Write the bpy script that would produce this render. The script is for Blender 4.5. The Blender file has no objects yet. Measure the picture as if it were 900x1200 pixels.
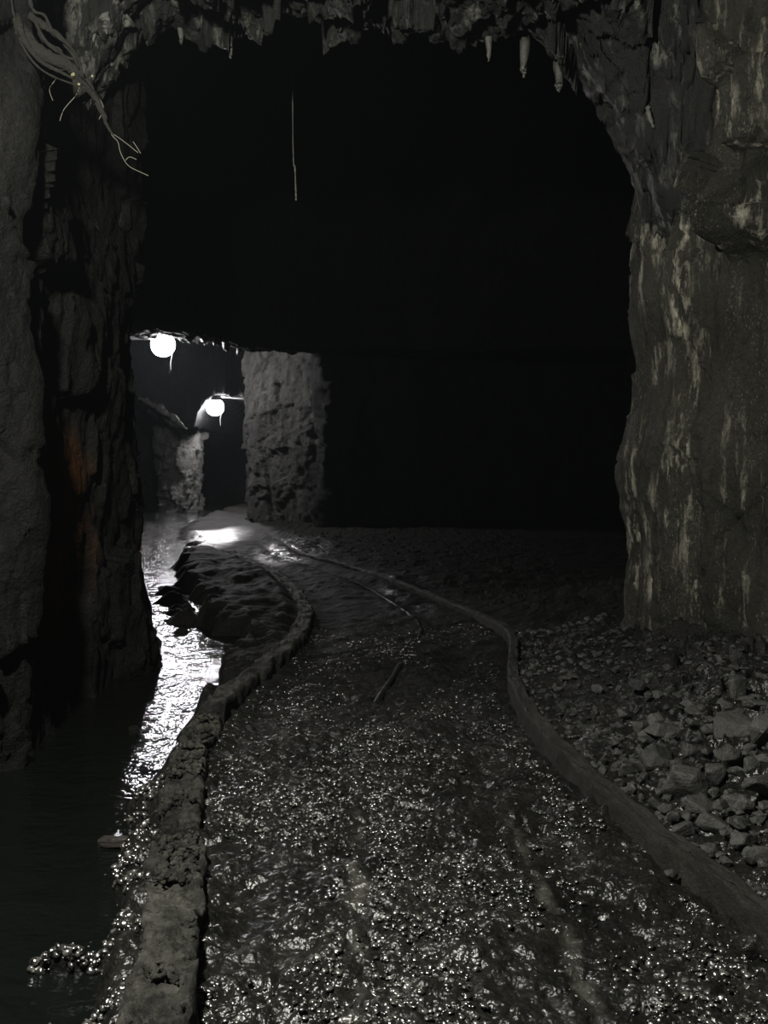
import bpy, bmesh, math, random
import numpy as np
from mathutils import Vector, Matrix

random.seed(7)
rng = np.random.default_rng(11)
S = bpy.context.scene
COL = S.collection
F = 1152.0
CAM_H = 1.6
PITCH = math.atan(60 / F)

# ------------------------------------------------------------------ camera
cd = bpy.data.cameras.new('camera')
cam = bpy.data.objects.new('camera', cd)
COL.objects.link(cam)
cam.location = (0, 0, CAM_H)
cam.rotation_euler = (math.pi / 2 - PITCH, 0, 0)
cd.sensor_fit = 'VERTICAL'
cd.sensor_height = 24
cd.lens = F / 1200 * 24
cd.clip_end = 200
cd.clip_start = 0.05
S.camera = cam
S.view_settings.view_transform = 'Standard'
S.view_settings.look = 'None'
S.view_settings.gamma = 1
S.view_settings.use_curve_mapping = False
S.view_settings.exposure = -0.15


def ray(px, py):
    x = (px - 450) / F
    y = -(py - 600) / F
    c, s = math.cos(PITCH), math.sin(PITCH)
    return Vector((x, c + y * s, -s + y * c))


def G(px, py, z=0.0):
    r = ray(px, py)
    t = (z - CAM_H) / r.z
    return Vector((0, 0, CAM_H)) + r * t


def D(px, py, y):
    r = ray(px, py)
    return Vector((0, 0, CAM_H)) + r * (y / r.y)


# ------------------------------------------------------------------ noise in numpy
def _h(ix, iy, iz, s):
    n = (ix.astype(np.int64) * 374761393 + iy.astype(np.int64) * 668265263 + iz.astype(np.int64) * 2147483647 + s * 1274126177) & 0xffffffff
    n = ((n ^ (n >> 13)) * 1274126177) & 0xffffffff
    n = ((n ^ (n >> 15)) * 2246822519) & 0xffffffff
    n = n ^ (n >> 16)
    return (n & 0xffffff) / float(0x1000000)


def vnoise(x, y, z, s=0):
    x, y, z = np.broadcast_arrays(np.asarray(x, float), np.asarray(y, float), np.asarray(z, float))
    ix, iy, iz = np.floor(x), np.floor(y), np.floor(z)
    fx, fy, fz = x - ix, y - iy, z - iz
    u, v, w = [t * t * t * (t * (t * 6 - 15) + 10) for t in (fx, fy, fz)]
    r = 0
    for a in (0, 1):
        for b in (0, 1):
            for c in (0, 1):
                r = r + _h(ix + a, iy + b, iz + c, s) * (u if a else 1 - u) * (v if b else 1 - v) * (w if c else 1 - w)
    return r * 2 - 1


def fbm(x, y, z, o=4, s=0, g=0.5):
    r = 0
    a = 1.0
    f = 1.0
    for i in range(o):
        r = r + a * vnoise(x * f + 17.3 * i, y * f - 9.1 * i, z * f + 3.7 * i, s + i)
        a *= g
        f *= 2.03
    return r


def facets(x, y, z, s=0, tilt=0.5):
    """angular broken rock: every Voronoi cell is its own tilted plane"""
    x, y, z = np.broadcast_arrays(np.asarray(x, float), np.asarray(y, float), np.asarray(z, float))
    ix, iy, iz = np.floor(x), np.floor(y), np.floor(z)
    best = np.full(x.shape, 9e9)
    out = np.zeros(x.shape)
    for a in (-1, 0, 1):
        for b in (-1, 0, 1):
            for c in (-1, 0, 1):
                jx, jy, jz = ix + a, iy + b, iz + c
                dx = x - (jx + _h(jx, jy, jz, s))
                dy = y - (jy + _h(jx, jy, jz, s + 1))
                dz = z - (jz + _h(jx, jy, jz, s + 2))
                d = dx * dx + dy * dy + dz * dz
                val = (_h(jx, jy, jz, s + 3) - .5) + tilt * (dx * (_h(jx, jy, jz, s + 4) - .5) + dy * (_h(jx, jy, jz, s + 5) - .5) + dz * (_h(jx, jy, jz, s + 6) - .5)) * 2
                m = d < best
                best = np.where(m, d, best)
                out = np.where(m, val, out)
    return out


def sstep(a, b, x):
    t = np.clip((x - a) / (b - a), 0, 1)
    return t * t * (3 - 2 * t)


# ------------------------------------------------------------------ object helpers
def link(o, parent=None):
    COL.objects.link(o)
    if parent is not None:
        o.parent = parent
    return o


def tag(o, label=None, cat=None, group=None, kind=None):
    if label: o['label'] = label
    if cat: o['category'] = cat
    if group: o['group'] = group
    if kind: o['kind'] = kind
    return o


def empty(name, loc, rz=0):
    o = bpy.data.objects.new(name, None)
    o.location = loc
    o.rotation_euler = (0, 0, rz)
    return link(o)


def mesh_np(name, V, Fq, mat, parent=None, smooth=True):
    me = bpy.data.meshes.new(name)
    V = np.asarray(V, dtype=np.float32).reshape(-1, 3)
    Fq = np.asarray(Fq, dtype=np.int32)
    k = Fq.shape[1]
    me.vertices.add(len(V))
    me.vertices.foreach_set('co', V.ravel())
    me.loops.add(Fq.size)
    me.loops.foreach_set('vertex_index', Fq.ravel())
    me.polygons.add(len(Fq))
    me.polygons.foreach_set('loop_start', np.arange(0, Fq.size, k, dtype=np.int32))
    me.polygons.foreach_set('loop_total', np.full(len(Fq), k, dtype=np.int32))
    me.polygons.foreach_set('use_smooth', np.full(len(Fq), smooth, dtype=bool))
    me.update(calc_edges=True)
    me.validate()
    me.materials.append(mat)
    return link(bpy.data.objects.new(name, me), parent)


def grid_faces(nr, nc, flip=False, wrap=False):
    i = np.arange(nr - 1)[:, None]
    j = np.arange(nc if wrap else nc - 1)[None, :]
    j2 = (j + 1) % nc
    a = i * nc + j
    b = i * nc + j2
    c = (i + 1) * nc + j2
    d = (i + 1) * nc + j
    q = np.stack([a, b, c, d], -1).reshape(-1, 4)
    return q[:, ::-1] if flip else q


def bm_obj(name, bm, mat, parent=None, smooth=True):
    me = bpy.data.meshes.new(name)
    bm.normal_update()
    bm.to_mesh(me)
    bm.free()
    if smooth:
        me.polygons.foreach_set('use_smooth', [True] * len(me.polygons))
    me.materials.append(mat)
    return link(bpy.data.objects.new(name, me), parent)


def tube(name, pts, rad, mat, parent=None, n=8, knob=0.0, seed=0, sub=6):
    """swept tube through pts (Catmull-Rom) with a radius per point"""
    P = [Vector(p) for p in pts]
    R = rad if isinstance(rad, (list, tuple)) else [rad] * len(P)
    Q, RR = [], []
    for i in range(len(P) - 1):
        p0, p1, p2, p3 = P[max(i - 1, 0)], P[i], P[i + 1], P[min(i + 2, len(P) - 1)]
        for k in range(sub):
            t = k / sub
            Q.append(0.5 * ((2 * p1) + (p2 - p0) * t + (2 * p0 - 5 * p1 + 4 * p2 - p3) * t * t + (3 * p1 - p0 - 3 * p2 + p3) * t ** 3))
            RR.append(R[i] * (1 - t) + R[i + 1] * t)
    Q.append(P[-1]); RR.append(R[-1])
    rs = random.Random(seed)
    bm = bmesh.new()
    rings = []
    for i, q in enumerate(Q):
        d = (Q[min(i + 1, len(Q) - 1)] - Q[max(i - 1, 0)]).normalized()
        up = Vector((0, 0, 1)) if abs(d.z) < .9 else Vector((1, 0, 0))
        a = d.cross(up).normalized(); b = d.cross(a)
        rr = RR[i] * (1 + knob * rs.uniform(-1, 1))
        rings.append([bm.verts.new(q + (a * math.cos(2 * math.pi * k / n) + b * math.sin(2 * math.pi * k / n)) * rr * (1 + knob * .5 * rs.uniform(-1, 1))) for k in range(n)])
    for i in range(len(rings) - 1):
        for k in range(n):
            bm.faces.new((rings[i][k], rings[i][(k + 1) % n], rings[i + 1][(k + 1) % n], rings[i + 1][k]))
    bm.faces.new(rings[0][::-1]); bm.faces.new(rings[-1])
    bmesh.ops.recalc_face_normals(bm, faces=bm.faces)
    return bm_obj(name, bm, mat, parent)


# ------------------------------------------------------------------ materials
class M:
    def __init__(self, name):
        self.m = bpy.data.materials.new(name)
        self.m.use_nodes = True
        self.nt = self.m.node_tree
        self.b = self.nt.nodes['Principled BSDF']
        tc = self.nt.nodes.new('ShaderNodeNewGeometry')
        self.pos = tc.outputs['Position']

    def n(self, t, **kw):
        x = self.nt.nodes.new(t)
        for k, v in kw.items():
            setattr(x, k, v)
        return x

    def l(self, a, b):
        self.nt.links.new(a, b)

    def mapping(self, scale=(1, 1, 1), loc=(0, 0, 0)):
        x = self.n('ShaderNodeMapping')
        x.inputs['Scale'].default_value = scale
        x.inputs['Location'].default_value = loc
        self.l(self.pos, x.inputs['Vector'])
        return x.outputs[0]

    def noise(self, scale, detail=5, rough=.55, stretch=(1, 1, 1), loc=(0, 0, 0), dist=0.0):
        x = self.n('ShaderNodeTexNoise')
        x.inputs['Scale'].default_value = scale
        x.inputs['Detail'].default_value = detail
        x.inputs['Roughness'].default_value = rough
        x.inputs['Distortion'].default_value = dist
        self.l(self.mapping(stretch, loc), x.inputs['Vector'])
        return x.outputs['Fac']

    def voro(self, scale, feature='F1', stretch=(1, 1, 1), out='Distance'):
        x = self.n('ShaderNodeTexVoronoi', feature=feature)
        x.inputs['Scale'].default_value = scale
        self.l(self.mapping(stretch), x.inputs['Vector'])
        return x.outputs[out]

    def ramp(self, fac, stops):
        x = self.n('ShaderNodeValToRGB')
        e = x.color_ramp.elements
        while len(e) < len(stops):
            e.new(.5)
        for el, (p, c) in zip(e, stops):
            el.position = p
            el.color = (c, c, c, 1) if isinstance(c, (int, float)) else (*c, 1)
        self.l(fac, x.inputs['Fac'])
        return x.outputs['Color']

    def mix(self, fac, a, b, blend='MIX'):
        x = self.n('ShaderNodeMix', data_type='RGBA', blend_type=blend)
        for s, v in (('Factor', fac), ('A', a), ('B', b)):
            i = [q for q in x.inputs if q.name == s and (q.type == 'RGBA' if s != 'Factor' else q.type == 'VALUE')][0]
            if hasattr(v, 'links') or hasattr(v, 'is_linked'):
                self.l(v, i)
            elif s == 'Factor':
                i.default_value = v
            else:
                i.default_value = (*v, 1)
        return [q for q in x.outputs if q.type == 'RGBA'][0]

    def math(self, op, a, b=None, clamp=False):
        x = self.n('ShaderNodeMath', operation=op, use_clamp=clamp)
        for i, v in enumerate((a, b)):
            if v is None: continue
            if hasattr(v, 'is_linked'): self.l(v, x.inputs[i])
            else: x.inputs[i].default_value = v
        return x.outputs[0]

    def blob(self, c, r):
        """soft 0..1 mask round a place on the rock (stain)"""
        x = self.n('ShaderNodeMapping')
        x.inputs['Location'].default_value = (-c[0] / r[0], -c[1] / r[1], -c[2] / r[2])
        x.inputs['Scale'].default_value = (1 / r[0], 1 / r[1], 1 / r[2])
        self.l(self.pos, x.inputs['Vector'])
        g = self.n('ShaderNodeVectorMath', operation='LENGTH')
        self.l(x.outputs[0], g.inputs[0])
        return self.ramp(g.outputs['Value'], [(.45, 1.0), (1.0, 0.0)])

    def bump(self, h, dist=.02, strength=1.0, prev=None):
        x = self.n('ShaderNodeBump')
        x.inputs['Distance'].default_value = dist
        x.inputs['Strength'].default_value = strength
        self.l(h, x.inputs['Height'])
        if prev is not None: self.l(prev, x.inputs['Normal'])
        return x.outputs[0]

    def set(self, color=None, rough=None, normal=None, spec=None, metal=None):
        for k, v in (('Base Color', color), ('Roughness', rough), ('Normal', normal), ('Specular IOR Level', spec), ('Metallic', metal)):
            if v is None: continue
            i = self.b.inputs[k]
            if hasattr(v, 'is_linked'): self.l(v, i)
            elif k == 'Base Color': i.default_value = (*v, 1)
            else: i.default_value = v
        return self.m


def rock_mat(name, dark, mid, pale, streak=.6, rough=(.45, .8), bumpd=.03, rust=None, rust_col=(.16, .06, .012), spec=.4, speck=0.0, pale_lo=.56):
    m = M(name)
    base = m.mix(m.ramp(m.noise(1.3, 6, .6), [(.35, 0.0), (.65, 1.0)]), dark, mid)
    st = m.noise(2.6, 7, .65, stretch=(1.6, 1.6, .22))
    st2 = m.noise(9, 6, .7, stretch=(1.3, 1.3, .3), loc=(3, 1, 8))
    sm = m.math('MULTIPLY', m.ramp(st, [(pale_lo, 0.0), (pale_lo + .14, 1.0)]), m.ramp(st2, [(.49, 0.0), (.58, 1.0)]))
    col = m.mix(m.math('MULTIPLY', sm, streak, True), base, pale)
    gr = m.ramp(m.noise(45, 4, .7), [(.3, .55), (.7, 1.3)])
    col = m.mix(.7, col, gr, 'MULTIPLY')
    crack = m.math('ADD', m.voro(1.7, 'DISTANCE_TO_EDGE', stretch=(1, 1, .4)), m.math('MULTIPLY', m.math('SUBTRACT', m.noise(5, 6, .7), .42), .35))
    col = m.mix(.5, col, m.ramp(crack, [(0, .4), (.03, 1.0)]), 'MULTIPLY')
    if rust:
        for c, r in rust:
            k = m.math('MULTIPLY', m.blob(c, r), m.ramp(m.noise(5, 6, .7, stretch=(1, 1, .5)), [(.4, 0.0), (.58, 1.0)]), True)
            col = m.mix(k, col, rust_col)
    if speck:
        sp = m.math('MULTIPLY', m.ramp(m.noise(95, 4, .7, stretch=(1, 1, .45)), [(.58, 0.0), (.68, 1.0)]), m.ramp(m.noise(3.5, 4, .6, stretch=(1, 1, .4), loc=(5, 2, 2)), [(.48, 0.0), (.6, 1.0)]))
        col = m.mix(m.math('MULTIPLY', sp, speck), col, pale)
    n1 = m.noise(7, 8, .68)
    n2 = m.noise(38, 5, .7)
    b = m.bump(n1, bumpd * 2.2)
    b = m.bump(m.ramp(crack, [(0, 0.0), (.06, 1.0)]), bumpd * .4, .6, b)
    b = m.bump(n2, bumpd * .35, 1.0, b)
    r = m.n('ShaderNodeMapRange')
    r.inputs['From Min'].default_value = .35; r.inputs['From Max'].default_value = .65
    r.inputs['To Min'].default_value = rough[0]; r.inputs['To Max'].default_value = rough[1]
    m.l(m.noise(4, 5, .6, loc=(9, 9, 9)), r.inputs['Value'])
    return m.set(col, r.outputs[0], b, spec)


mat_right = rock_mat('grey_streaked_rock', (.024, .024, .0185), (.048, .047, .039), (.45, .43, .34), streak=.9, speck=.6, spec=.15, rough=(.6, .85),
                     rust=[((1.93, 7.5, 4.0), (.16, .5, .2))], rust_col=(.25, .09, .02), pale_lo=.49)
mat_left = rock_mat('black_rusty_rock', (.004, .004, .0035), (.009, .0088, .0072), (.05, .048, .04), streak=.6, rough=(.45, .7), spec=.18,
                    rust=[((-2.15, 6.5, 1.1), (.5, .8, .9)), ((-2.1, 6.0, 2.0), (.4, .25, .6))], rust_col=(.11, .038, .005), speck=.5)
mat_ceil = rock_mat('dark_ceiling_rock', (.006, .006, .005), (.016, .016, .0138), (.19, .19, .165), streak=.8, pale_lo=.47)
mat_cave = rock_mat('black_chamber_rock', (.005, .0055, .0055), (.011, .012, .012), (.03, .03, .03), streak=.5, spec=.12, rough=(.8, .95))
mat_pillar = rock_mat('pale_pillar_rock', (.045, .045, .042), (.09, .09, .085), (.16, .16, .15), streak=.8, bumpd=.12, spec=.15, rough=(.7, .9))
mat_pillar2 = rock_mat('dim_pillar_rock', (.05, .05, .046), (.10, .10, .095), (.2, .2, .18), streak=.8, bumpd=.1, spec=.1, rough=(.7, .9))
mat_stone = rock_mat('broken_grey_stone', (.024, .024, .021), (.065, .065, .058), (.18, .18, .16), streak=.6, bumpd=.012, rough=(.35, .6))
mat_calcite = rock_mat('pale_calcite', (.06, .06, .052), (.14, .14, .122), (.4, .4, .36), streak=.6, bumpd=.01, rough=(.35, .6))

# mud and gravel floor
m = M('wet_gravelly_mud')
c = m.mix(m.ramp(m.noise(2.2, 6, .65), [(.35, 0.0), (.65, 1.0)]), (.007, .007, .006), (.018, .0175, .0145))
c = m.mix(.8, c, m.ramp(m.voro(55), [(0, 1.4), (.7, .5)]), 'MULTIPLY')
# worn, paler wheel tracks ground into the bed
sx = m.n('ShaderNodeSeparateXYZ'); m.l(m.pos, sx.inputs[0])
wob = m.math('MULTIPLY', m.math('SUBTRACT', m.noise(2.2, 7, .75), .5), .26)
tracks = None
for x0, k, w in ((-.03, -.02, .045), (.76, -.045, .04)):
    line = m.math('ADD', m.math('ADD', m.math('MULTIPLY', sx.outputs['Y'], k), x0), wob)
    d = m.math('ABSOLUTE', m.math('SUBTRACT', sx.outputs['X'], line))
    t = m.ramp(m.math('DIVIDE', d, w), [(.3, 1.0), (1.6, 0.0)])
    far = m.ramp(m.math('DIVIDE', sx.outputs['Y'], 10.0), [(.36, 1.0), (.5, 0.0)])
    t = m.math('MULTIPLY', m.math('MULTIPLY', t, far), m.ramp(m.noise(6, 5, .6), [(.42, 0.0), (.6, .9)]))
    tracks = t if tracks is None else m.math('MAXIMUM', tracks, t)
c = m.mix(tracks, c, (.055, .054, .046))
b = m.bump(m.noise(9, 4, .6), .03)
b = m.bump(m.voro(60, 'SMOOTH_F1'), .005, .9, b)
b = m.bump(m.noise(120, 4, .6), .0015, .8, b)
rr = m.ramp(m.noise(3, 4, .6, loc=(4, 4, 4)), [(.35, .2), (.65, .4)])
# soaked near the camera and in two puddled patches, merely damp in between
wet = m.ramp(m.math('DIVIDE', sx.outputs['Y'], 20.0), [(.235, 1.0), (.36, .12)])
for cc, rad_ in (((-3.6, 20, 0), (.9, 4.5, 2)), ((-1.6, 17.5, 0), (.8, 3.0, 2)), ((.3, 11.8, 0), (.5, 2.0, 2))):
    wet = m.math('MAXIMUM', wet, m.blob(cc, rad_))
rr = m.mix(wet, (.85, .85, .85), rr)
sp_wet = m.math('ADD', m.math('MULTIPLY', wet, .45), .05)
mat_mud = m.set(c, rr, b, sp_wet)

m = M('wet_pebbles')
vc = m.n('ShaderNodeTexVoronoi'); vc.inputs['Scale'].default_value = 38; m.l(m.pos, vc.inputs['Vector'])
c = m.ramp(vc.outputs['Color'], [(.1, (.006, .006, .005)), (.55, (.032, .031, .027)), (1.0, (.17, .168, .15))])
mat_pebble = m.set(c, .22, m.bump(m.noise(150, 3, .6), .001), .9)
m.b.inputs['IOR'].default_value = 2.1

m = M('weathered_concrete')
c = m.mix(m.ramp(m.noise(4, 6, .65), [(.35, 0.0), (.65, 1.0)]), (.010, .010, .008), (.085, .083, .07))
c = m.mix(.8, c, m.ramp(m.noise(26, 6, .7), [(.4, .25), (.6, 1.4)]), 'MULTIPLY')
b = m.bump(m.noise(14, 7, .7), .03)
b = m.bump(m.noise(70, 4, .7), .008, 1, b)
mat_conc = m.set(c, .75, b, .25)
m = M('darker_concrete')  # darker version of the concrete, for the right kerb
c = m.mix(m.ramp(m.noise(4, 6, .65), [(.35, 0.0), (.65, 1.0)]), (.010, .010, .0075), (.03, .029, .023))
c = m.mix(.7, c, m.ramp(m.noise(40, 5, .7), [(.3, .4), (.65, 1.3)]), 'MULTIPLY')
b = m.bump(m.noise(14, 7, .7), .03)
mat_conc2 = m.set(c, .7, m.bump(m.noise(70, 4, .7), .008, 1, b), .3)

m = M('dark_rippled_water')
w1 = m.noise(3.2, 3, .55, stretch=(1, 1.5, 1), dist=.4)
w2 = m.noise(11, 3, .6, stretch=(1, 1.6, 1))
sw = m.n('ShaderNodeSeparateXYZ'); m.l(m.pos, sw.inputs[0])
riffle = m.math('ADD', m.math('MULTIPLY', m.ramp(m.math('DIVIDE', sw.outputs['Y'], 30.0), [(.44, 0.0), (.6, 1.0)]), 5.0), 1.0)
b = m.bump(m.math('MULTIPLY', w1, riffle), .035, 1.0)
b = m.bump(m.math('MULTIPLY', w2, riffle), .008, 1.0, b)
mat_water = m.set((.004, .005, .004), .12, b, .5)
m.b.inputs['IOR'].default_value = 1.33

m = M('soaked_timber')
c = m.mix(m.noise(12, 6, .7, stretch=(.3, 3, 3)), (.012, .01, .008), (.035, .03, .024))
mat_wood = m.set(c, .5, m.bump(m.noise(25, 5, .7, stretch=(.3, 3, 3)), .01), .4)

m = M('root_bark')
c = m.mix(m.noise(18, 5, .6), (.006, .0058, .0045), (.032, .03, .023))
mat_root = m.set(c, .6, m.bump(m.noise(30, 7, .75), .03), .4)
m = M('pale_rootlet'); mat_rootlet = m.set((.11, .105, .08), .5)
m = M('yellow_green_flake'); mat_flake = m.set(m.mix(m.noise(60), (.09, .09, .025), (.17, .17, .09)), .6)
m = M('black_rubber_cable'); mat_cable = m.set((.03, .03, .03), .5)
m = M('grey_lamp_metal'); mat_metal = m.set((.3, .3, .3), .4, m.bump(m.noise(60), .002), metal=.7)
m = M('wet_strand'); mat_strand = m.set(m.mix(m.noise(30), (.1, .1, .09), (.35, .35, .3)), .4)

m = M('glowing_globe')
m.b.inputs['Base Color'].default_value = (.9, .9, .9, 1)
m.b.inputs['Emission Color'].default_value = (1.0, .965, .99, 1)
m.b.inputs['Emission Strength'].default_value = 300
mat_glow = m.m

# ------------------------------------------------------------------ plan curves of the road
KL = [(-.57, 2.0), (-.60, 2.6), (-.70, 3.2), (-.83, 3.9), (-.98, 4.7), (-1.06, 5.5), (-1.02, 6.3), (-.90, 7.3), (-.77, 8.4), (-.78, 10.0), (-1.0, 11.5), (-1.56, 13.8), (-2.36, 16), (-3.0, 17.6), (-4.2, 23), (-4.6, 30)]
KR = [(1.52, 2.0), (1.36, 2.9), (1.21, 3.5), (1.10, 4.0), (1.0, 4.6), (.88, 5.4), (.86, 6.3), (.94, 7.2), (1.16, 8.5), (.86, 10.3), (.22, 12.6), (-.37, 14.2), (-1.3, 16.2), (-2.0, 19), (-3.3, 25), (-3.6, 30)]
CH = [(-.72, 2.0), (-.75, 2.6), (-.85, 3.2), (-.97, 3.9), (-1.10, 4.7), (-1.17, 5.5), (-1.16, 6.3), (-1.16, 7), (-1.2, 8), (-1.38, 9), (-1.75, 10.3), (-2.2, 12), (-3.05, 15), (-3.5, 18), (-3.9, 20), (-4.9, 25), (-5.2, 30)]


def ip(C, y):
    a = np.array(C)
    return np.interp(y, a[:, 1], a[:, 0])


def arc_ip(C, y):
    """smooth x(y)"""
    return (ip(C, y - .5) + ip(C, y - .25) + ip(C, y) + ip(C, y + .25) + ip(C, y + .5)) / 5


WATER_Z = -.10


def T(x, y):
    x = np.asarray(x, float); y = np.asarray(y, float)
    z = .025 * fbm(x * .9, y * .9, 0 * x, 4, 3) + .012 * fbm(x * 7, y * 7, 0 * x, 3, 9)
    xl, xr, xc = arc_ip(KL, y), arc_ip(KR, y), arc_ip(CH, y)
    inside = sstep(xl - .05, xl + .15, x) * (1 - sstep(xr - .15, xr + .05, x))
    # shallow wheel rut along the left, crown in the middle
    z = z + inside * (-.03 * np.exp(-((x - xl - .28) / .16) ** 2) - .03 * np.exp(-((x - xr + .42) / .15) ** 2) + .012)
    # bank between kerb and stream
    bank = (1 - sstep(xl - .25, xl - .02, x))
    z = z + bank * (.03 + .10 * sstep(8, 11, y) * (1 - sstep(16, 20, y)) + .05 * fbm(x * 2.3, y * 2.3, 0 * x, 4, 21))
    # channel
    warp = .16 * fbm(x * 1.6, y * 1.6, 0 * x, 4, 33) * sstep(6, 9, y) + .05 * fbm(x * 3, y * 3, 0 * x, 3, 34)
    ch = 1 - sstep(xc - .16, xc + .03, x + warp)
    z = z * (1 - .6 * ch) - ch * .27
    # shallow bars breaking the surface
    shelf = np.exp(-((x - xc + .38) / .28) ** 2) * sstep(8.5, 10, y) * (1 - sstep(12.5, 14, y))
    z = z + ch * shelf * (.12 + .12 * fbm(x * 3, y * 6, 0 * x, 4, 41))
    for bx, by, sx_, sy_, hh in ((-1.17, 4.62, .13, .13, .2), (-1.02, 3.95, .10, .3, .18), (-1.05, 3.2, .22, .04, .165), (-.95, 2.86, .22, .04, .165), (-1.9, 4.05, .2, .12, .17)):
        z = z + ch * np.exp(-((x - bx) / sx_) ** 2 - ((y - by) / sy_) ** 2) * hh * (1.15 + .5 * fbm(x * 8, y * 8, 0 * x, 3, 55))
    # mound at the foot of the left corner
    z = z + .55 * np.exp(-((x + 2.32) / .26) ** 2 - ((y - 8.75) / .5) ** 2)
    # rubble slope on the right
    rs = sstep(xr + .05, xr + 1.5, x) * (1 - sstep(9.5, 12, y))
    z = z + rs * (.30 + .10 * facets(x * 3.2, y * 3.2, 0 * x, 61, .8) + .05 * facets(x * 8, y * 8, 0 * x, 71, .8)) + .10 * sstep(xr - .02, xr + .06, x) * (1 - .6 * sstep(7.5, 11, y))
    z = z + sstep(xr + .1, xr + .6, x) * .03 * facets(x * 5, y * 5, 0 * x, 91, .8)
    # fine pebbly relief of the bed
    return z


def spaced(*seg):
    out = []
    for a, b, n in seg:
        out.append(np.linspace(a, b, n, endpoint=False))
    out.append(np.array([seg[-1][1]]))
    return np.concatenate(out)


# ------------------------------------------------------------------ floor
ys = spaced((-6, 2.2, 30), (2.2, 6, 420), (6, 10, 230), (10, 20, 220), (20, 48, 110))
xs = spaced((-12, -2.6, 50), (-2.6, 2.8, 470), (2.8, 9, 50))
Xg, Yg = np.meshgrid(xs, ys)
Zg = T(Xg, Yg)
near = (1 - sstep(7, 9, Yg)) * sstep(2, 2.3, Yg)
Zg = Zg + near * (.012 * facets(Xg * 32, Yg * 32, 0 * Xg, 5, .6) + .01 * fbm(Xg * 20, Yg * 20, 0 * Xg, 2, 8) + .016 * fbm(Xg * 7, Yg * 14, 0 * Xg, 3, 18)) * (Zg > WATER_Z - .05)
floor = mesh_np('floor', np.stack([Xg, Yg, Zg], -1), grid_faces(len(ys), len(xs)), mat_mud)
tag(floor, kind='structure')

# ------------------------------------------------------------------ water
wy = np.linspace(1.2, 34, 140)
Wv, ncol = [], 20
for y in wy:
    a, b_ = float(np.interp(y, [1, 3.6, 4.9, 5.5, 6.2, 8.4, 9.4, 10.3, 11, 34], [-5.1, -4.0, -2.85, -2.15, -2.3, -2.15, -3.3, -5.5, -8.3, -8.6])), float(arc_ip(KL, np.array([y]))[0])
    if y < 5.3: b_ = b_ - .10
    for k in range(ncol):
        Wv.append((a + (b_ - a) * k / (ncol - 1), y, WATER_Z))
water = mesh_np('stream_water', Wv, grid_faces(len(wy), ncol), mat_water)
tag(water, 'black rippled stream water shining white along the left side of the track', 'water', kind='stuff')


# ------------------------------------------------------------------ rock walls
def wall(name, plan, z0, z1, nz, step, mat, amp, seed, closed=False, lean=None, kind='structure', parent=None, dz=None, fine=None):
    P = [Vector((p[0], p[1], 0)) for p in plan]
    if closed: P = P + [P[0]]
    pts = []
    for i in range(len(P) - 1):
        st = step if fine is None else (fine[1] if (fine[0][0] <= (P[i].y + P[i + 1].y) / 2 <= fine[0][1]) else step)
        n = max(2, int((P[i + 1] - P[i]).length / st))
        for k in range(n):
            pts.append(P[i].lerp(P[i + 1], k / n))
    if not closed: pts.append(P[-1])
    A = np.array([(p.x, p.y) for p in pts])
    N = len(A)
    sm = A.copy()
    for _ in range(4):
        if closed: sm = (np.roll(sm, 1, 0) + sm * 2 + np.roll(sm, -1, 0)) / 4
        else: sm[1:-1] = (sm[:-2] + sm[1:-1] * 2 + sm[2:]) / 4
    tg = np.roll(sm, -1, 0) - np.roll(sm, 1, 0) if closed else np.gradient(sm, axis=0)
    tg /= np.linalg.norm(tg, axis=1)[:, None]
    nr = np.stack([tg[:, 1], -tg[:, 0]], -1)          # to the right of the walking direction
    zz = np.linspace(z0, z1, nz) if np.isscalar(nz) else nz
    X = np.broadcast_to(sm[:, 0], (len(zz), N)).copy(); Y = np.broadcast_to(sm[:, 1], (len(zz), N)).copy()
    Z = np.broadcast_to(zz[:, None], (len(zz), N)).copy()
    wx = .25 * fbm(X * .8, Y * .8, Z * .8, 3, seed + 50)
    d = amp * (.8 * fbm(X * .7, Y * .7, Z * .45, 3, seed) + .9 * facets(X * 1.7 + wx, Y * 1.7 + wx, Z * .9 + wx, seed + 3, .8)
               + .38 * facets(X * 4.5 + wx, Y * 4.5, Z * 2.3 + wx, seed + 13, .9) + .13 * facets(X * 12, Y * 12, Z * 7, seed + 23, 1.0)
               + .12 * fbm(X * 6, Y * 6, Z * 3, 4, seed + 33))
    if lean is not None: d = d + lean(X, Y, Z)
    X += nr[None, :, 0] * d; Y += nr[None, :, 1] * d
    o = mesh_np(name, np.stack([X, Y, Z], -1), grid_faces(len(zz), N, flip=True, wrap=closed), mat, parent)
    if kind: tag(o, kind=kind)
    return o


# right: rock face at the near edge of the chamber.  walking from far to near, normal towards -x / camera
def lean_r(X, Y, Z):
    k = sstep(9.5, 8.4, Y) if False else 1 - sstep(8.3, 9.6, Y)
    k = k * sstep(4.5, 6.3, Y)
    d = -.02 * (Z - 2) + .16 * np.exp(-((Z - 1.55) / .45) ** 2 - ((X - 1.95) / .35) ** 2) + .10 * np.exp(-((Z - 2.9) / .5) ** 2 - ((X - 2.0) / .4) ** 2)
    # vertical broken rib near the right of the frame with an overhanging ledge
    u = X / np.maximum(Y, .1)
    rib = sstep(.335, .35, u + .012 * fbm(Z * 3, Y, X, 3, 5)) * (1 - sstep(1.0, 1.3, u))
    d = d + rib * (.30 * sstep(2.95, 3.15, Z + .5 * (u - .35)) + .22 * facets(Z * 2.2, X * 2, Y * 2, 8, .8) * sstep(2.6, 3.2, Z))
    drap = .05 * fbm(X * 6, Y * 6, Z * .6, 3, 77)
    return k * (d + drap)


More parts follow.
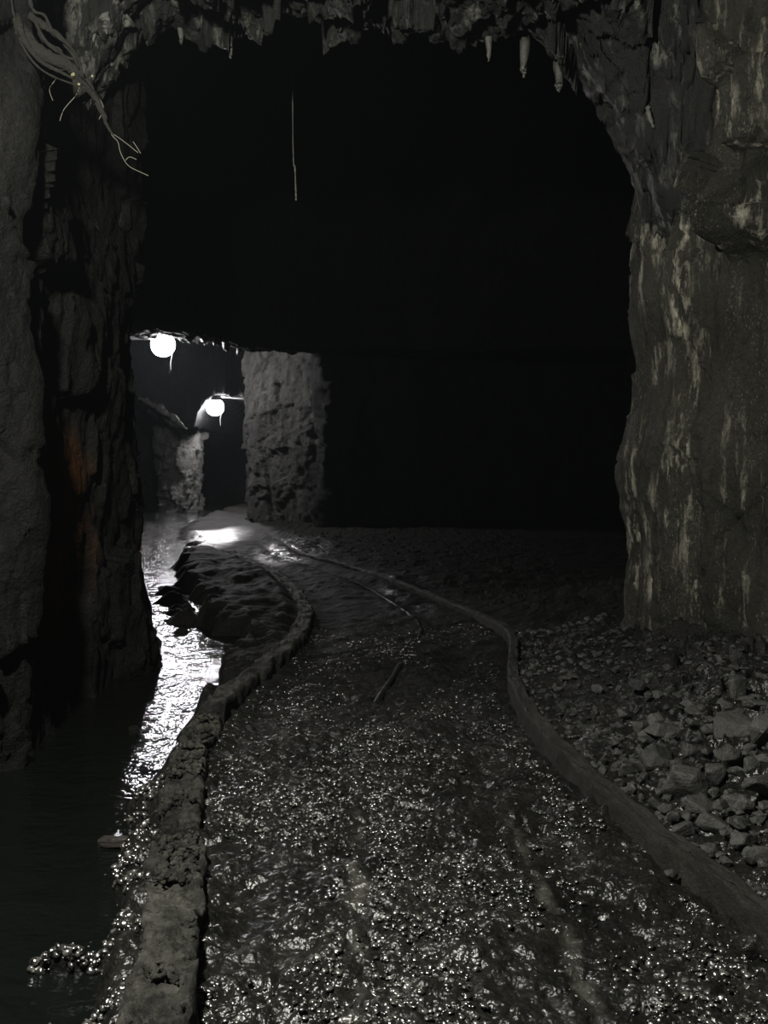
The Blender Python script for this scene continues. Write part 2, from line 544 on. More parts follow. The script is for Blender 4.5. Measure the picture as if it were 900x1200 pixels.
plan_r = [(4.4, 10.6), (2.9, 9.3), (2.25, 8.5), (2.0, 7.8), (2.12, 7.2), (2.5, 6.6), (2.95, 6.0), (3.9, 4.4), (4.8, 1), (5.2, -6)]
wall('wall_right', plan_r, -.6, 9.8, 400, .12, mat_right, .085, 101, lean=lean_r, fine=((5, 9.5), .018))


def lean_l(X, Y, Z):
    return .12 * np.exp(-((Y - 8.2) / .8) ** 2) * sstep(1.0, -.2, Z) if False else .14 * np.exp(-((Y - 8.3) / .8) ** 2) * (1 - sstep(-.1, .9, Z)) + .10 * np.exp(-((Z - 1.3) / .8) ** 2) * np.exp(-((Y - 5.4) / .5) ** 2)


plan_l = [(-5.4, -6), (-5, 1), (-3.9, 3.6), (-2.75, 4.9), (-2.2, 5.2), (-2.0, 5.5), (-2.09, 5.75), (-2.15, 6.2), (-2.15, 6.9), (-2.07, 7.6), (-2.0, 8.2), (-2.3, 8.8), (-3.4, 9.5), (-5.5, 10.2), (-8.5, 11)]
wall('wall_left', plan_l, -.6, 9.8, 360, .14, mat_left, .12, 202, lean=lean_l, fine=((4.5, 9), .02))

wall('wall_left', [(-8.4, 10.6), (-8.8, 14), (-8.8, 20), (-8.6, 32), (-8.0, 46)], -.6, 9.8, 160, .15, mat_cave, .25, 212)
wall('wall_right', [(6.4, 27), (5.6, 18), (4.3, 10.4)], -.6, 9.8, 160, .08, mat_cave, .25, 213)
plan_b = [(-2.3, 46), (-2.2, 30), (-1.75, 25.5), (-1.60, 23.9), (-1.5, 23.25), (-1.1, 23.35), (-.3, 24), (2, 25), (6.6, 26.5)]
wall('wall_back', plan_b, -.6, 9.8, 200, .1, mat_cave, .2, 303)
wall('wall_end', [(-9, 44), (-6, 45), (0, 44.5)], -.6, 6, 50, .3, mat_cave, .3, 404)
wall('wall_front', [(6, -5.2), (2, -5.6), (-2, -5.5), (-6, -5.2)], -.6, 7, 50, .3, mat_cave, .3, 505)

# ------------------------------------------------------------------ ceiling
cy = spaced((-6, 5.2, 40), (5.2, 8.2, 210), (8.2, 21.8, 80), (21.8, 24.3, 120), (24.3, 30.6, 40), (30.6, 32, 50), (32, 46, 36))
cx = spaced((-10, -5.8, 40), (-5.8, -2.6, 90), (-2.6, 2.6, 300), (2.6, 6, 40))
CX, CY = np.meshgrid(cx, cy)
wl = .10 * fbm(CX * 1.1, CX * 0, CX * 0, 4, 14) + .05 * facets(CX * 3, CX * 0, CX * 0, 15, .5)
zn = 4.78 + .10 * fbm(CX * 1.3, CY * 1.3, CX * 0, 3, 17)
fall = sstep(3, 6.5, CY)
zn = zn + .12 * sstep(1, -6, CY)
fall = sstep(6.7, 7.2, CY)
zn = zn - fall * (1.0 * np.clip((CX - .95) / .95, 0, 2) ** 1.7 + .5 * np.clip((-CX - 1.5) / .7, 0, 2.4) ** 1.5)
z1 = 8.4 + .5 * fbm(CX * .5, CY * .5, CX * 0, 3, 18)
lip1 = np.interp(CX, [-9, -6.3, -5.8, -5.2, -4.6, -4.0, -3.3, -1.6], [4.2, 4.50, 4.56, 4.58, 4.52, 4.42, 4.26, 4.15])
z2 = lip1 + .06 * fbm(CX * 4, CY * 4, CX * 0, 3, 19)
z3 = 5.5 + .2 * fbm(CX, CY, CX * 0, 3, 20)
z4 = np.interp(CX, [-9, -7.6, -6.3, -5.98, -5.9, -5.65, -5.35, -5.0, -3.9], [3.9, 3.6, 2.66, 2.66, 3.15, 3.5, 3.7, 3.7, 3.5]) + .05 * fbm(CX * 5, CY * 5, CX * 0, 3, 22)
yy = CY + wl
ZC = zn
ZC = ZC + (z1 - zn) * sstep(7.45, 7.85, yy)
ZC = ZC + (z2 - z1) * sstep(22.3, 22.65, yy)
ZC = ZC + (z3 - z2) * sstep(23.75, 24.0, yy)
ZC = ZC + (z4 - z3) * sstep(31.0, 31.25, yy)
low = 1 - sstep(8.3, 9, CY)
ZC = ZC + .17 * facets(CX * 2.2, CY * 2.2, ZC * 1.5, 23, .8) * (low * .9 + .4) * (1 - .6 * sstep(22, 23, CY)) + .07 * facets(CX * 6, CY * 6, ZC * 5, 24, .9) * (low + .3) + .03 * facets(CX * 15, CY * 15, ZC * 12, 25, .9) * low
wob3 = .08 * facets(CX * 3.1, CY * 3.1, ZC * 3.1, 26, .9) + .03 * facets(CX * 9, CY * 9, ZC * 9, 27, .9)
i8 = int(np.searchsorted(cy, 8.2))
CV = np.stack([CX, CY + wob3, ZC], -1)
ceil = mesh_np('ceiling', CV[:i8 + 1], grid_faces(i8 + 1, len(cx), flip=True), mat_ceil)
tag(ceil, kind='structure')
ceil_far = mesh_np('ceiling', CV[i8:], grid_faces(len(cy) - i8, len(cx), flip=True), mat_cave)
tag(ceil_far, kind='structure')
from mathutils.bvhtree import BVHTree


def bvh(o):
    me = o.data
    v = np.empty(len(me.vertices) * 3, np.float32); me.vertices.foreach_get('co', v)
    f = [tuple(p.vertices) for p in me.polygons]
    return BVHTree.FromPolygons([Vector(t) for t in v.reshape(-1, 3)], f)


BV_C = bvh(ceil)
BV_C2 = bvh(ceil_far)
BV_F = bvh(floor)


def ceil_at(x, y):
    h = (BV_C if y < 8.1 else BV_C2).ray_cast(Vector((x, y, 1.0)), Vector((0, 0, 1)))
    return h[0].z if h[0] else 4.8


def floor_at(x, y):
    h = BV_F.ray_cast(Vector((x, y, 3)), Vector((0, 0, -1)))
    return h[0].z if h[0] else 0.0


# ------------------------------------------------------------------ pillars by the lamps
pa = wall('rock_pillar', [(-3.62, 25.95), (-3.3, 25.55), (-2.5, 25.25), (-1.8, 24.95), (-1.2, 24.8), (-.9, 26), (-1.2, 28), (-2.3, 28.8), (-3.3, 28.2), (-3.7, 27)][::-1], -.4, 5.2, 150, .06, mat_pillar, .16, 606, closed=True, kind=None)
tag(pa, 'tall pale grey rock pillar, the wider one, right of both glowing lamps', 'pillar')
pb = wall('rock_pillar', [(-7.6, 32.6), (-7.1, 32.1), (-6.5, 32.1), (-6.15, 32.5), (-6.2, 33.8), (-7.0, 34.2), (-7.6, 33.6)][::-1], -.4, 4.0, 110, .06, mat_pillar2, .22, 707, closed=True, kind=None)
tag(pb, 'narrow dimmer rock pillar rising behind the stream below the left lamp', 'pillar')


# ------------------------------------------------------------------ kerbs
def kerb(name, C, y0, y1, w, h, mat, seed, zb=-.15, rough=.012, side=0, step=.016):
    yy = np.arange(y0, y1, step)
    xc = arc_ip(C, yy)
    P = np.stack([xc, yy], -1)
    tg = np.gradient(P, axis=0); tg /= np.linalg.norm(tg, axis=1)[:, None]
    nr = np.stack([tg[:, 1], -tg[:, 0]], -1)
    # profile (offset right, z): up one side, across the top, down the other
    prof = [(-w / 2, zb)] + [(-w / 2, zb + (h - zb) * t) for t in (.3, .5, .7, .85, .95)] + [(-w / 2 + .012, h)] + [(-w / 2 + w * t, h + .004) for t in (.1, .18, .26, .34, .42, .5, .58, .66, .74, .82, .9)] + [(w / 2 - .01, h)] + [(w / 2, zb + (h - zb) * t) for t in (.95, .85, .7, .5, .3)] + [(w / 2, zb)]
    a = np.array(prof)
    X = P[:, None, 0] + nr[:, None, 0] * a[None, :, 0]
    Y = P[:, None, 1] + nr[:, None, 1] * a[None, :, 0]
    Z = np.broadcast_to(a[None, :, 1], X.shape).copy()
    Z = np.where(Z > 0, Z * (1 - .55 * sstep(7.5, 11, Y)), Z)
    X = X + rough * fbm(X * 9, Y * 9, Z * 9, 4, seed) + rough * .8 * facets(X * 7, Y * 7, Z * 7, seed + 2, .8)
    Y = Y + rough * fbm(X * 9, Y * 9, Z * 9, 4, seed + 7)
    Z = Z + (rough * 1.2 * fbm(X * 8, Y * 8, Z * 8, 4, seed + 9) + .018 * fbm(X * .8, Y * .8, 0 * X, 2, seed + 10) + rough * 1.2 * facets(X * 12, Y * 12, Z * 12, seed + 4, .9) + rough * .7 * facets(X * 32, Y * 32, Z * 30, seed + 6, .9) + rough * .5 * fbm(X * 28, Y * 28, Z * 28, 3, seed + 8)) * (Z > zb + .05)
    n = len(prof)
    V = np.stack([X, Y, Z], -1).reshape(-1, 3)
    q = grid_faces(len(yy), n, flip=True)
    V = np.concatenate([V, [V[:n].mean(0)], [V[-n:].mean(0)]])
    c0, c1 = len(V) - 2, len(V) - 1
    o = mesh_np(name, V, q, mat)
    # end caps
    bm = bmesh.new(); bm.from_mesh(o.data); bm.verts.ensure_lookup_table()
    for k in range(n):
        k2 = (k + 1) % n
        bm.faces.new((bm.verts[k], bm.verts[k2], bm.verts[c0]))
        bm.faces.new((bm.verts[len(yy) * n - n + k2], bm.verts[len(yy) * n - n + k], bm.verts[c1]))
    for k in range(len(yy) - 1):
        bm.faces.new((bm.verts[k * n], bm.verts[k * n + n], bm.verts[k * n + 2 * n - 1], bm.verts[k * n + n - 1]))
    bmesh.ops.recalc_face_normals(bm, faces=bm.faces)
    bm.to_mesh(o.data); bm.free()
    return o


k1 = kerb('concrete_kerb', KL, 2.0, 3.84, .19, .10, mat_conc, 11, zb=-.25, rough=.02)
tag(k1, 'crumbling concrete kerb in the near left foreground, crusted with gravel, beside the black water', 'kerb', 'kerb pieces left of the track')
k2 = kerb('concrete_kerb', KL, 4.08, 5.75, .17, .09, mat_conc, 12, zb=-.25, rough=.018)
tag(k2, 'middle piece of the left concrete kerb, beyond the gap and below the brightest water', 'kerb', 'kerb pieces left of the track')
k3 = kerb('concrete_kerb', KL, 5.8, 17, .15, .10, mat_conc, 13, zb=-.25, rough=.015, step=.06)
tag(k3, 'far piece of the left concrete kerb curving away dark along the muddy bank', 'kerb', 'kerb pieces left of the track')
k4 = kerb('concrete_kerb', KR, 2.0, 20, .075, .115, mat_conc2, 14, zb=-.15, rough=.008, step=.05)
tag(k4, 'long low concrete kerb on the right of the track below the broken rocks', 'kerb')
# thin wet rail line glinting along the bend
RL = [(-.1, 6.4), (.06, 7.3), (.2, 8.4), (.32, 9.3), (.24, 10.2), (.0, 11.5), (-.45, 13), (-1.1, 14.8), (-1.75, 16.6), (-2.4, 19)]
pts = [(x + .03, y, floor_at(x, y) - .004) for x, y in RL]
tube('buried_rail', pts, .018, mat_mud, n=8, knob=.5, sub=8)
tag(bpy.data.objects['buried_rail'], 'half buried wet rail glinting along the middle of the bending track', 'rail')

# ------------------------------------------------------------------ pebbles (stuff)
def ico(sub):
    bm = bmesh.new(); bmesh.ops.create_icosphere(bm, subdivisions=sub, radius=1)
    v = np.array([t.co[:] for t in bm.verts]); f = np.array([[t.index for t in p.verts] for p in bm.faces]); bm.free()
    return v, f


def scatter(name, XY, size, mat, flat=.7, sub=2, seed=1, lift=.25, smooth=True, jag=.18, zfun=None):
    v, f = ico(sub)
    rg = np.random.default_rng(seed)
    n = len(XY)
    s = size[0] + (size[1] - size[0]) * rg.random(n) ** 2.2
    vs = []
    var = []
    for k in range(12):
        w = v * (1 + jag * rg.normal(size=(len(v), 1)))
        var.append(w * np.array([1, .6 + .5 * rg.random(), flat * (.7 + .5 * rg.random())]))
    var = np.array(var)
    B = var[rg.integers(0, 12, n)]
    a = rg.random(n) * 6.283
    tx = rg.normal(size=n) * .35
    ca, sa, ct, st = np.cos(a), np.sin(a), np.cos(tx), np.sin(tx)
    x, y, z = B[:, :, 0], B[:, :, 1], B[:, :, 2]
    x, z = x * ct[:, None] - z * st[:, None], x * st[:, None] + z * ct[:, None]
    x, y = x * ca[:, None] - y * sa[:, None], x * sa[:, None] + y * ca[:, None]
    W = np.stack([x, y, z], -1) * s[:, None, None]
    zz = (T(XY[:, 0], XY[:, 1]) + .016 * fbm(XY[:, 0] * 7, XY[:, 1] * 14, 0 * XY[:, 0], 3, 18) if zfun is None else zfun(XY[:, 0], XY[:, 1])) + s * lift
    W += np.concatenate([XY, zz[:, None]], 1)[:, None, :]
    Fc = (f[None] + (np.arange(n) * len(v))[:, None, None]).reshape(-1, 3)
    return mesh_np(name, W.reshape(-1, 3), Fc, mat, smooth=smooth)


def samp_road(n, y0, y1, seed, pw=1.6):
    rg = np.random.default_rng(seed)
    y = y0 + (y1 - y0) * rg.random(n) ** pw
    t = rg.random(n)
    xl, xr = arc_ip(KL, y) + .1, arc_ip(KR, y) - .1
    x = xl + (xr - xl) * t
    dens = fbm(x * 2.2, y * 1.1, 0 * x, 3, 88)
    trk = np.minimum(np.abs(x - (-.03 - .02 * y)), np.abs(x - (.76 - .045 * y)))
    k = (rg.random(n) < (.6 + 1.3 * dens) * (1 - .72 * sstep(4.6, 6.3, y))) & ((trk > .05) | (y > 4.4) | (rg.random(n) < .15))
    return np.stack([x[k], y[k]], -1)


g1 = scatter('gravel', samp_road(30000, 2.35, 9.5, 5), (.003, .015), mat_pebble, sub=2, seed=3, flat=.5, jag=.10)
tag(g1, 'wet glinting gravel bedded all over the track between the two kerbs', 'gravel', kind='stuff')
# gravel bars and kerb crust on the left
rg = np.random.default_rng(9)
L = []
for bx, by, sx_, sy_, n in ((-1.17, 4.62, .11, .10, 170), (-1.0, 3.95, .08, .2, 190), (-1.05, 3.2, .22, .04, 330), (-.95, 2.86, .22, .04, 260), (-1.9, 4.05, .15, .12, 150)):
    L.append(np.stack([bx + rg.normal(size=n) * sx_ * .8, by + rg.normal(size=n) * sy_ * .9], -1))
L = np.concatenate(L)
L = L[(L[:, 0] < arc_ip(KL, L[:, 1]) - .1) & (T(L[:, 0], L[:, 1]) > WATER_Z - .01)]
g2 = scatter('gravel', L, (.006, .02), mat_pebble, sub=2, seed=4)
tag(g2, 'loose wet gravel in small bars poking out of the black water left of the kerb', 'gravel', kind='stuff')
n = 3200
y = 2.1 + 3.6 * rg.random(n) ** 1.3
x = arc_ip(KL, y) + (rg.random(n) - .5) * .15
k = (np.abs(y - 3.96) > .13) & (fbm(x * 6, y * 6, 0 * x, 2, 2) > -.1)
g3 = scatter('gravel', np.stack([x[k], y[k]], -1), (.004, .019), mat_conc, sub=2, seed=6, jag=.22, lift=.9, zfun=lambda a, b_: .10 + 0 * a)
tag(g3, 'crust of small stones stuck on top of the left kerb', 'gravel', kind='stuff')
# rubble chips on the right
n = 3600
y = 3.0 + 5.6 * rg.random(n)
x = arc_ip(KR, y) + .02 + 1.7 * rg.random(n) ** 1.1
k = x < np.interp(y, [3, 5, 6, 6.6, 7.2, 7.8, 8.6], [4.3, 3.4, 2.85, 2.4, 2.02, 1.9, 2.0])
x, y = x[k], y[k]
g4 = scatter('rubble', np.stack([x, y], -1), (.007, .036), mat_stone, sub=1, seed=8, smooth=False, jag=.25, flat=.6)
tag(g4, 'small broken stone chips littered between the right kerb and the right wall', 'rubble', kind='stuff')


# ------------------------------------------------------------------ individual rocks
def rock(size, seed, flat=.6):
    rs = random.Random(seed)
    bm = bmesh.new()
    for i in range(16):
        v = Vector((rs.gauss(0, 1), rs.gauss(0, 1), rs.gauss(0, 1))).normalized()
        # push towards a skewed box so that big flat faces and sharp arrises appear
        m_ = max(abs(v.x), abs(v.y), abs(v.z))
        v = v * (.55 + .45 / m_) * rs.uniform(.82, 1.0) * .72
        v.x += v.z * .35 * rs.uniform(-1, 1)
        bm.verts.new((v.x * size[0] / 2, v.y * size[1] / 2, v.z * size[2] / 2))
    r = bmesh.ops.convex_hull(bm, input=bm.verts)
    bmesh.ops.delete(bm, geom=[g for g in r['geom_interior'] if isinstance(g, bmesh.types.BMVert)], context='VERTS')
    bmesh.ops.dissolve_limit(bm, angle_limit=math.radians(14), verts=bm.verts, edges=bm.edges)
    bmesh.ops.bevel(bm, geom=list(bm.edges), offset=min(size) * .035, segments=1, affect='EDGES', profile=.6)
    bmesh.ops.triangulate(bm, faces=bm.faces)
    bmesh.ops.subdivide_edges(bm, edges=bm.edges, cuts=2, use_grid_fill=True)
    from mathutils import noise as mn
    for v in bm.verts:
        p = v.co * (2.6 / max(size))
        v.co += v.co.normalized() * (mn.fractal(p + Vector((seed, 0, 0)), 1.0, 2.0, 4) * min(size) * .05)
    return bm


def put_rock(px, py, wpx, hpx, seed, label, z=None, group=None, name='broken_rock', rz=None, tilt=.25, mat=None, depth=1.0, zoff=0.0):
    z0 = .2
    for _ in range(6):
        p = G(px, py, z0); z0 = floor_at(p.x, p.y) + .02
    p = G(px, py, z0)
    k = p.y / F
    w, h = wpx * k * 1.22, hpx * k * 1.2
    bm = rock((w * 1.15, max(w * .8, h) * depth, h * 1.5), seed)
    o = bm_obj(name, bm, mat or mat_stone, smooth=False)
    rs = random.Random(seed * 3 + 1)
    o.location = (p.x, p.y, z0 + h * .22 + zoff)
    o.rotation_euler = (rs.uniform(-tilt, tilt), rs.uniform(-tilt, tilt), rs.uniform(-.5, .5) if rz is None else rz)
    tag(o, label, 'rock', group)
    return o


GR = 'broken rocks at the foot of the right wall'
R = [
    (860, 862, 56, 40, 'large angular rock with a slanted face, uppermost big one of the right rubble heap'),
    (802, 932, 62, 44, 'big wedge shaped rock with a pale sloping face at the middle of the rubble heap'),
    (772, 898, 52, 34, 'broad low rock just behind and left of the big wedge shaped one'),
    (838, 916, 34, 28, 'blocky rock tucked behind the right shoulder of the big wedge shaped rock'),
    (888, 936, 46, 36, 'pale topped rock cut by the right picture edge, level with the wedge shaped rock'),
    (893, 866, 34, 40, 'dark upright rock at the right edge beside the large slanted one'),
    (822, 950, 46, 26, 'low rock close in front and right of the big wedge shaped rock'),
    (838, 968, 60, 22, 'long flat slab lying below the wedge shaped rock'),
    (782, 858, 56, 16, 'thin dark flat slab lying highest and farthest left in the rubble heap'),
    (862, 815, 34, 30, 'small block resting against the foot of the right wall'),
    (872, 990, 42, 20, 'flat stone with a lit top near the right edge, below the long slab'),
    (892, 1006, 30, 22, 'small square stone at the right edge, lowest one of the heap'),
    (800, 975, 30, 16, 'small flat stone left of the long slab and near the kerb'),
    (862, 948, 34, 24, 'angular stone between the long slab and the pale topped rock'),
    (735, 905, 30, 16, 'small stone farthest down the left fringe of the heap next to the kerb'),
    (852, 890, 34, 22, 'stone just below the large slanted rock'),
    (812, 885, 36, 20, 'tilted stone between the broad low rock and the large slanted rock'),
    (880, 905, 36, 24, 'dark stone between the slanted rock and the pale topped rock'),
    (830, 1000, 28, 14, 'little flat stone near the kerb below the long slab'),
    (758, 870, 26, 14, 'small stone just under the thin dark flat slab'),
    (845, 835, 30, 16, 'low stone above and left of the large slanted rock'),
    (815, 838, 28, 14, 'low stone right above the thin dark flat slab'),
]
for i, (px, py, w, h, lb) in enumerate(R):
    put_rock(px, py, w, h, 40 + i, lb, group=GR)
put_rock(785, 1028, 22, 11, 90, 'single flat stone lying on the gravel beside the right kerb')
put_rock(880, 1120, 22, 12, 91, 'dark lump of stone on the gravel at the right foot of the kerb', mat=mat_left)
rs = random.Random(5)
for i in range(70):
    t = rs.random()
    px = 700 + 200 * rs.random() ** .7
    lo = 800 + (px - 700) * .12
    hi = 905 + (px - 700) * .62
    py = lo + (hi - lo) * rs.random()
    s = rs.uniform(.55, 1.0)
    put_rock(px, py, 26 * s, 15 * s, 200 + i, 'small jagged grey stone scattered among the larger rocks of the right rubble heap', group='small stones in the rubble heap')
# stones on the left
o = put_rock(158, 858, 17, 12, 301, 'small dark stone poking out of the bright water', mat=mat_left); o.location = G(158, 861, WATER_Z) + Vector((0, 0, .02))
# heap far beyond the second lamp
for i, (px, py, w, h, lb) in enumerate([(243, 580, 14, 7, 'pale stone heaped on the floor far beyond the right lamp'), (262, 583, 16, 4, 'long flat stone right of the pale one, far beyond the right lamp'), (233, 584, 8, 5, 'tiny stone left of the pale one, far beyond the right lamp')]):
    k = 34 / F
    bm = rock((w * k, w * k * .8, h * k * 1.6), 310 + i)
    o = bm_obj('broken_rock', bm, mat_pillar, smooth=False)
    p = D(px, py, 34)
    o.location = (p.x, p.y, floor_at(p.x, p.y) + h * k * .4)
    tag(o, lb, 'rock', 'stones beyond the far lamp')

# ------------------------------------------------------------------ timber left
def beam(name, p0, p1, w, h, mat, label, cat, seed):
    p0, p1 = Vector(p0), Vector(p1)
    d = p1 - p0; L_ = d.length
    bm = bmesh.new()
    bmesh.ops.create_cube(bm, size=1)
    bmesh.ops.scale(bm, vec=(L_, w, h), verts=bm.verts)
    bmesh.ops.bevel(bm, geom=list(bm.edges), offset=min(w, h) * .12, segments=2, affect='EDGES')
    bmesh.ops.subdivide_edges(bm, edges=[e for e in bm.edges if e.calc_length() > L_ * .5], cuts=10)
    rs_ = random.Random(seed)
    for v in bm.verts:
        v.co += Vector((rs_.uniform(-1, 1) * .004, rs_.uniform(-1, 1) * .003, rs_.uniform(-1, 1) * .003 + .004 * math.sin(v.co.x * 9)))
    o = bm_obj(name, bm, mat, smooth=False)
    o.location = (p0 + p1) / 2
    o.rotation_euler = d.to_track_quat('X', 'Z').to_euler()
    tag(o, label, cat)
    return o


beam('timber_plank', G(118, 985, -.08), G(200, 988, -.05), .06, .035, mat_wood, 'thin dark plank lying level in the black water against the left kerb', 'plank', 3)
a = G(188, 1094, .05); b2 = G(166, 1150, -.10)
beam('timber_stake', (a.x - .02, a.y, a.z), (b2.x - .02, b2.y, b2.z), .05, .07, mat_wood, 'short square timber stub leaning down from the near left kerb', 'timber', 4)

# ------------------------------------------------------------------ lamps
def lamp(p, r, label, arm=None):
    t = empty('hanging_lamp', (p.x, p.y, p.z - r)); tag(t, label, 'lamp', 'glowing globe lamps hanging in the tunnel')
    off = Vector((0, 0, r))
    bm = bmesh.new(); bmesh.ops.create_icosphere(bm, subdivisions=4, radius=r)  # globe oversized: its radius takes in the glare around the bulb
    for v in bm.verts:
        if v.co.z > r * .7: v.co.z = r * .7 + (v.co.z - r * .7) * .5
        v.co += off
    bm_obj('globe', bm, mat_glow, t)
    bm = bmesh.new()
    prof = [(r * .72, r * 1.66), (r * .74, r * 1.78), (r * .5, r * 1.95), (r * .28, r * 2.05), (r * .24, r * 2.35), (.0, r * 2.38)]
    rings = [[bm.verts.new((a_ * math.cos(k * math.pi / 10), a_ * math.sin(k * math.pi / 10), z_)) for k in range(20)] for a_, z_ in prof[:-1]]
    for q in range(len(rings) - 1):
        for k in range(20):
            bm.faces.new((rings[q][k], rings[q][(k + 1) % 20], rings[q + 1][(k + 1) % 20], rings[q + 1][k]))
    bm.faces.new(rings[-1])
    bm_obj('lamp_cap', bm, mat_metal, t)
    top = ceil_at(p.x, p.y) + .05
    zt = max(top - (p.z - r), r * 2.45)
    tube('cord', [(0, 0, r * 2.3), (.01, 0, (r * 2.3 + zt) / 2), (0, 0, zt)], .014, mat_cable, t, n=6)
    tube('loose_cable', [(.03, 0, r * 2.2), (r * .5, .3 * r, r * 2.0), (r * .6, r * 1.2, r * 1.0), (r * .4, r * 1.1, -.1), (r * .45, r, -.3)], .006, mat_cable, t, n=6)
    if arm is not None:
        tube('bracket_arm', [(0, 0, r * 2.3), ((arm.x) * .5, arm.y * .5, r * 2.2 + arm.z * .5), (arm.x, arm.y, r * 2.2 + arm.z)], .03, mat_metal, t, n=8)
    return t


L1 = D(191, 404, 24.2)
L2 = D(252, 477, 31.6)
lamp(L1, .29, 'upper left glowing white lamp hung above the stream from the near rock lip')
lamp(L2, .28, 'lower right glowing white lamp hung in the far opening between the two pale pillars', arm=Vector((.9, .1, -.05)))

# ceiling lamp of the near stretch of tunnel, above the top of the picture
ld = bpy.data.lights.new('near_lamp', 'POINT'); ld.energy = 1150; ld.shadow_soft_size = .12; ld.color = (1.0, .98, .90)
lo = bpy.data.objects.new('near_lamp', ld); lo.location = (-1.35, 2.2, 3.75); link(lo)

# ------------------------------------------------------------------ roots, top left
t = empty('root_bundle', D(8, 5, 5.6))
base = t.location.copy()
tag(t, 'tangled thick and thin roots hanging down across the top left corner', 'roots')


def rel(px, py, y):
    return D(px, py, y) - base


tube('thick_root', [rel(-14, -40, 5.7), rel(6, -4, 5.6), rel(20, 25, 5.5), rel(36, 50, 5.45), rel(56, 66, 5.45), rel(78, 76, 5.5), rel(96, 92, 5.55), rel(110, 112, 5.6), rel(124, 140, 5.6)], [.045, .04, .036, .034, .034, .03, .026, .02, .012], mat_root, t, n=10, knob=.16, seed=1)
tube('root', [rel(18, -30, 5.65), rel(26, 6, 5.6), rel(40, 22, 5.5), rel(58, 34, 5.5), rel(74, 48, 5.5), rel(88, 66, 5.5), rel(97, 90, 5.5)], [.03, .027, .024, .02, .018, .015, .01], mat_root, t, n=8, knob=.2, seed=2)
tube('root', [rel(22, 22, 5.45), rel(24, 36, 5.4), rel(34, 56, 5.4), rel(48, 72, 5.45), rel(70, 84, 5.5), rel(86, 92, 5.5)], [.02, .018, .015, .013, .01, .006], mat_root, t, n=8, knob=.2, seed=3)
tube('root', [rel(40, 20, 5.5), rel(48, 40, 5.4), rel(60, 55, 5.4), rel(80, 68, 5.5), rel(94, 68, 5.5)], [.012, .01, .01, .008, .004], mat_root, t, n=6, knob=.2, seed=4)
tube('root', [rel(118, 128, 5.6), rel(126, 148, 5.6), rel(134, 160, 5.6)], [.012, .009, .004], mat_root, t, n=6, knob=.2, seed=5)
for k, pl in enumerate([[(124, 140), (131, 158), (138, 166), (141, 178), (147, 190), (153, 196), (163, 201), (174, 206)], [(131, 156), (140, 162), (152, 171), (158, 176), (162, 179)], [(147, 188), (152, 184), (160, 187)], [(156, 166), (160, 172), (165, 180)], [(96, 92), (90, 110), (80, 122), (74, 130), (70, 142)], [(110, 112), (118, 118), (121, 128), (116, 140)], [(60, 70), (66, 90), (58, 104), (62, 118)], [(30, 40), (24, 60), (30, 76)]]):
    tube('rootlet', [rel(a_, b_, 5.6) for a_, b_ in pl], .0022, mat_rootlet, t, n=5, seed=k)
for k, pl in enumerate([[(10, -30), (16, 20), (30, 60), (52, 84), (84, 98), (104, 104)], [(30, -30), (38, 10), (52, 18), (64, 40), (84, 58), (92, 80)], [(4, 10), (12, 34), (32, 44), (50, 58), (62, 80), (88, 84), (112, 108), (118, 130)], [(44, 30), (52, 50), (70, 58), (78, 74), (100, 88)]]):
    tube('root', [rel(a_, b_, 5.42 + .04 * k) for a_, b_ in pl], [.011 - .0016 * q for q in range(len(pl))][:len(pl)], mat_root, t, n=7, knob=.3, seed=20 + k)
for k, (px, py, r_) in enumerate([(85, 87, .016), (92, 99, .013), (108, 89, .011)]):
    bm = rock((r_ * 2, r_ * .8, r_ * 2.2), 500 + k)
    o = bm_obj('flake', bm, mat_flake, t, smooth=False); o.location = rel(px, py, 5.40); o['label'] = 'pale yellow green flake'

# ------------------------------------------------------------------ stalactites under the ceiling lip
def stalactite(px, py, w, h, seed, label, y=6.9):
    """tip at pixel height py; cone of lumpy calcite hanging from the rock"""
    y = min(np.arange(5.8, 7.9, .03), key=lambda q: abs(ceil_at(D(px, py, q).x, q) - D(px, py, q).z - .7 * h * q / F))
    tip = D(px, py, float(y)); y = float(y)
    zc = ceil_at(tip.x, tip.y)
    k = y / F
    rs_ = random.Random(seed)
    hh = max(h * k, .03)
    o = empty('stalactite', (tip.x, tip.y, tip.z))
    COL.objects.unlink(o); bpy.data.objects.remove(o)
    H_ = min(max(zc - tip.z + .05, hh), hh * 2.2 + .05)
    pts = [(rs_.uniform(-.3, .3) * w * k, 0, H_)]
    rad = [w * k * .7]
    for f in (.8, .6, .42, .25, .1, 0):
        zz = hh * f
        pts.append((rs_.uniform(-.12, .12) * w * k, rs_.uniform(-.1, .1) * w * k, zz)); rad.append(w * k * .55 * (f ** .8) + .003)
    ob = tube('stalactite', pts, rad, mat_calcite, n=9, knob=.28, seed=seed, sub=3)
    ob.location = tip
    tag(ob, label, 'stalactite', 'pale stalactites under the roof lip')
    return ob


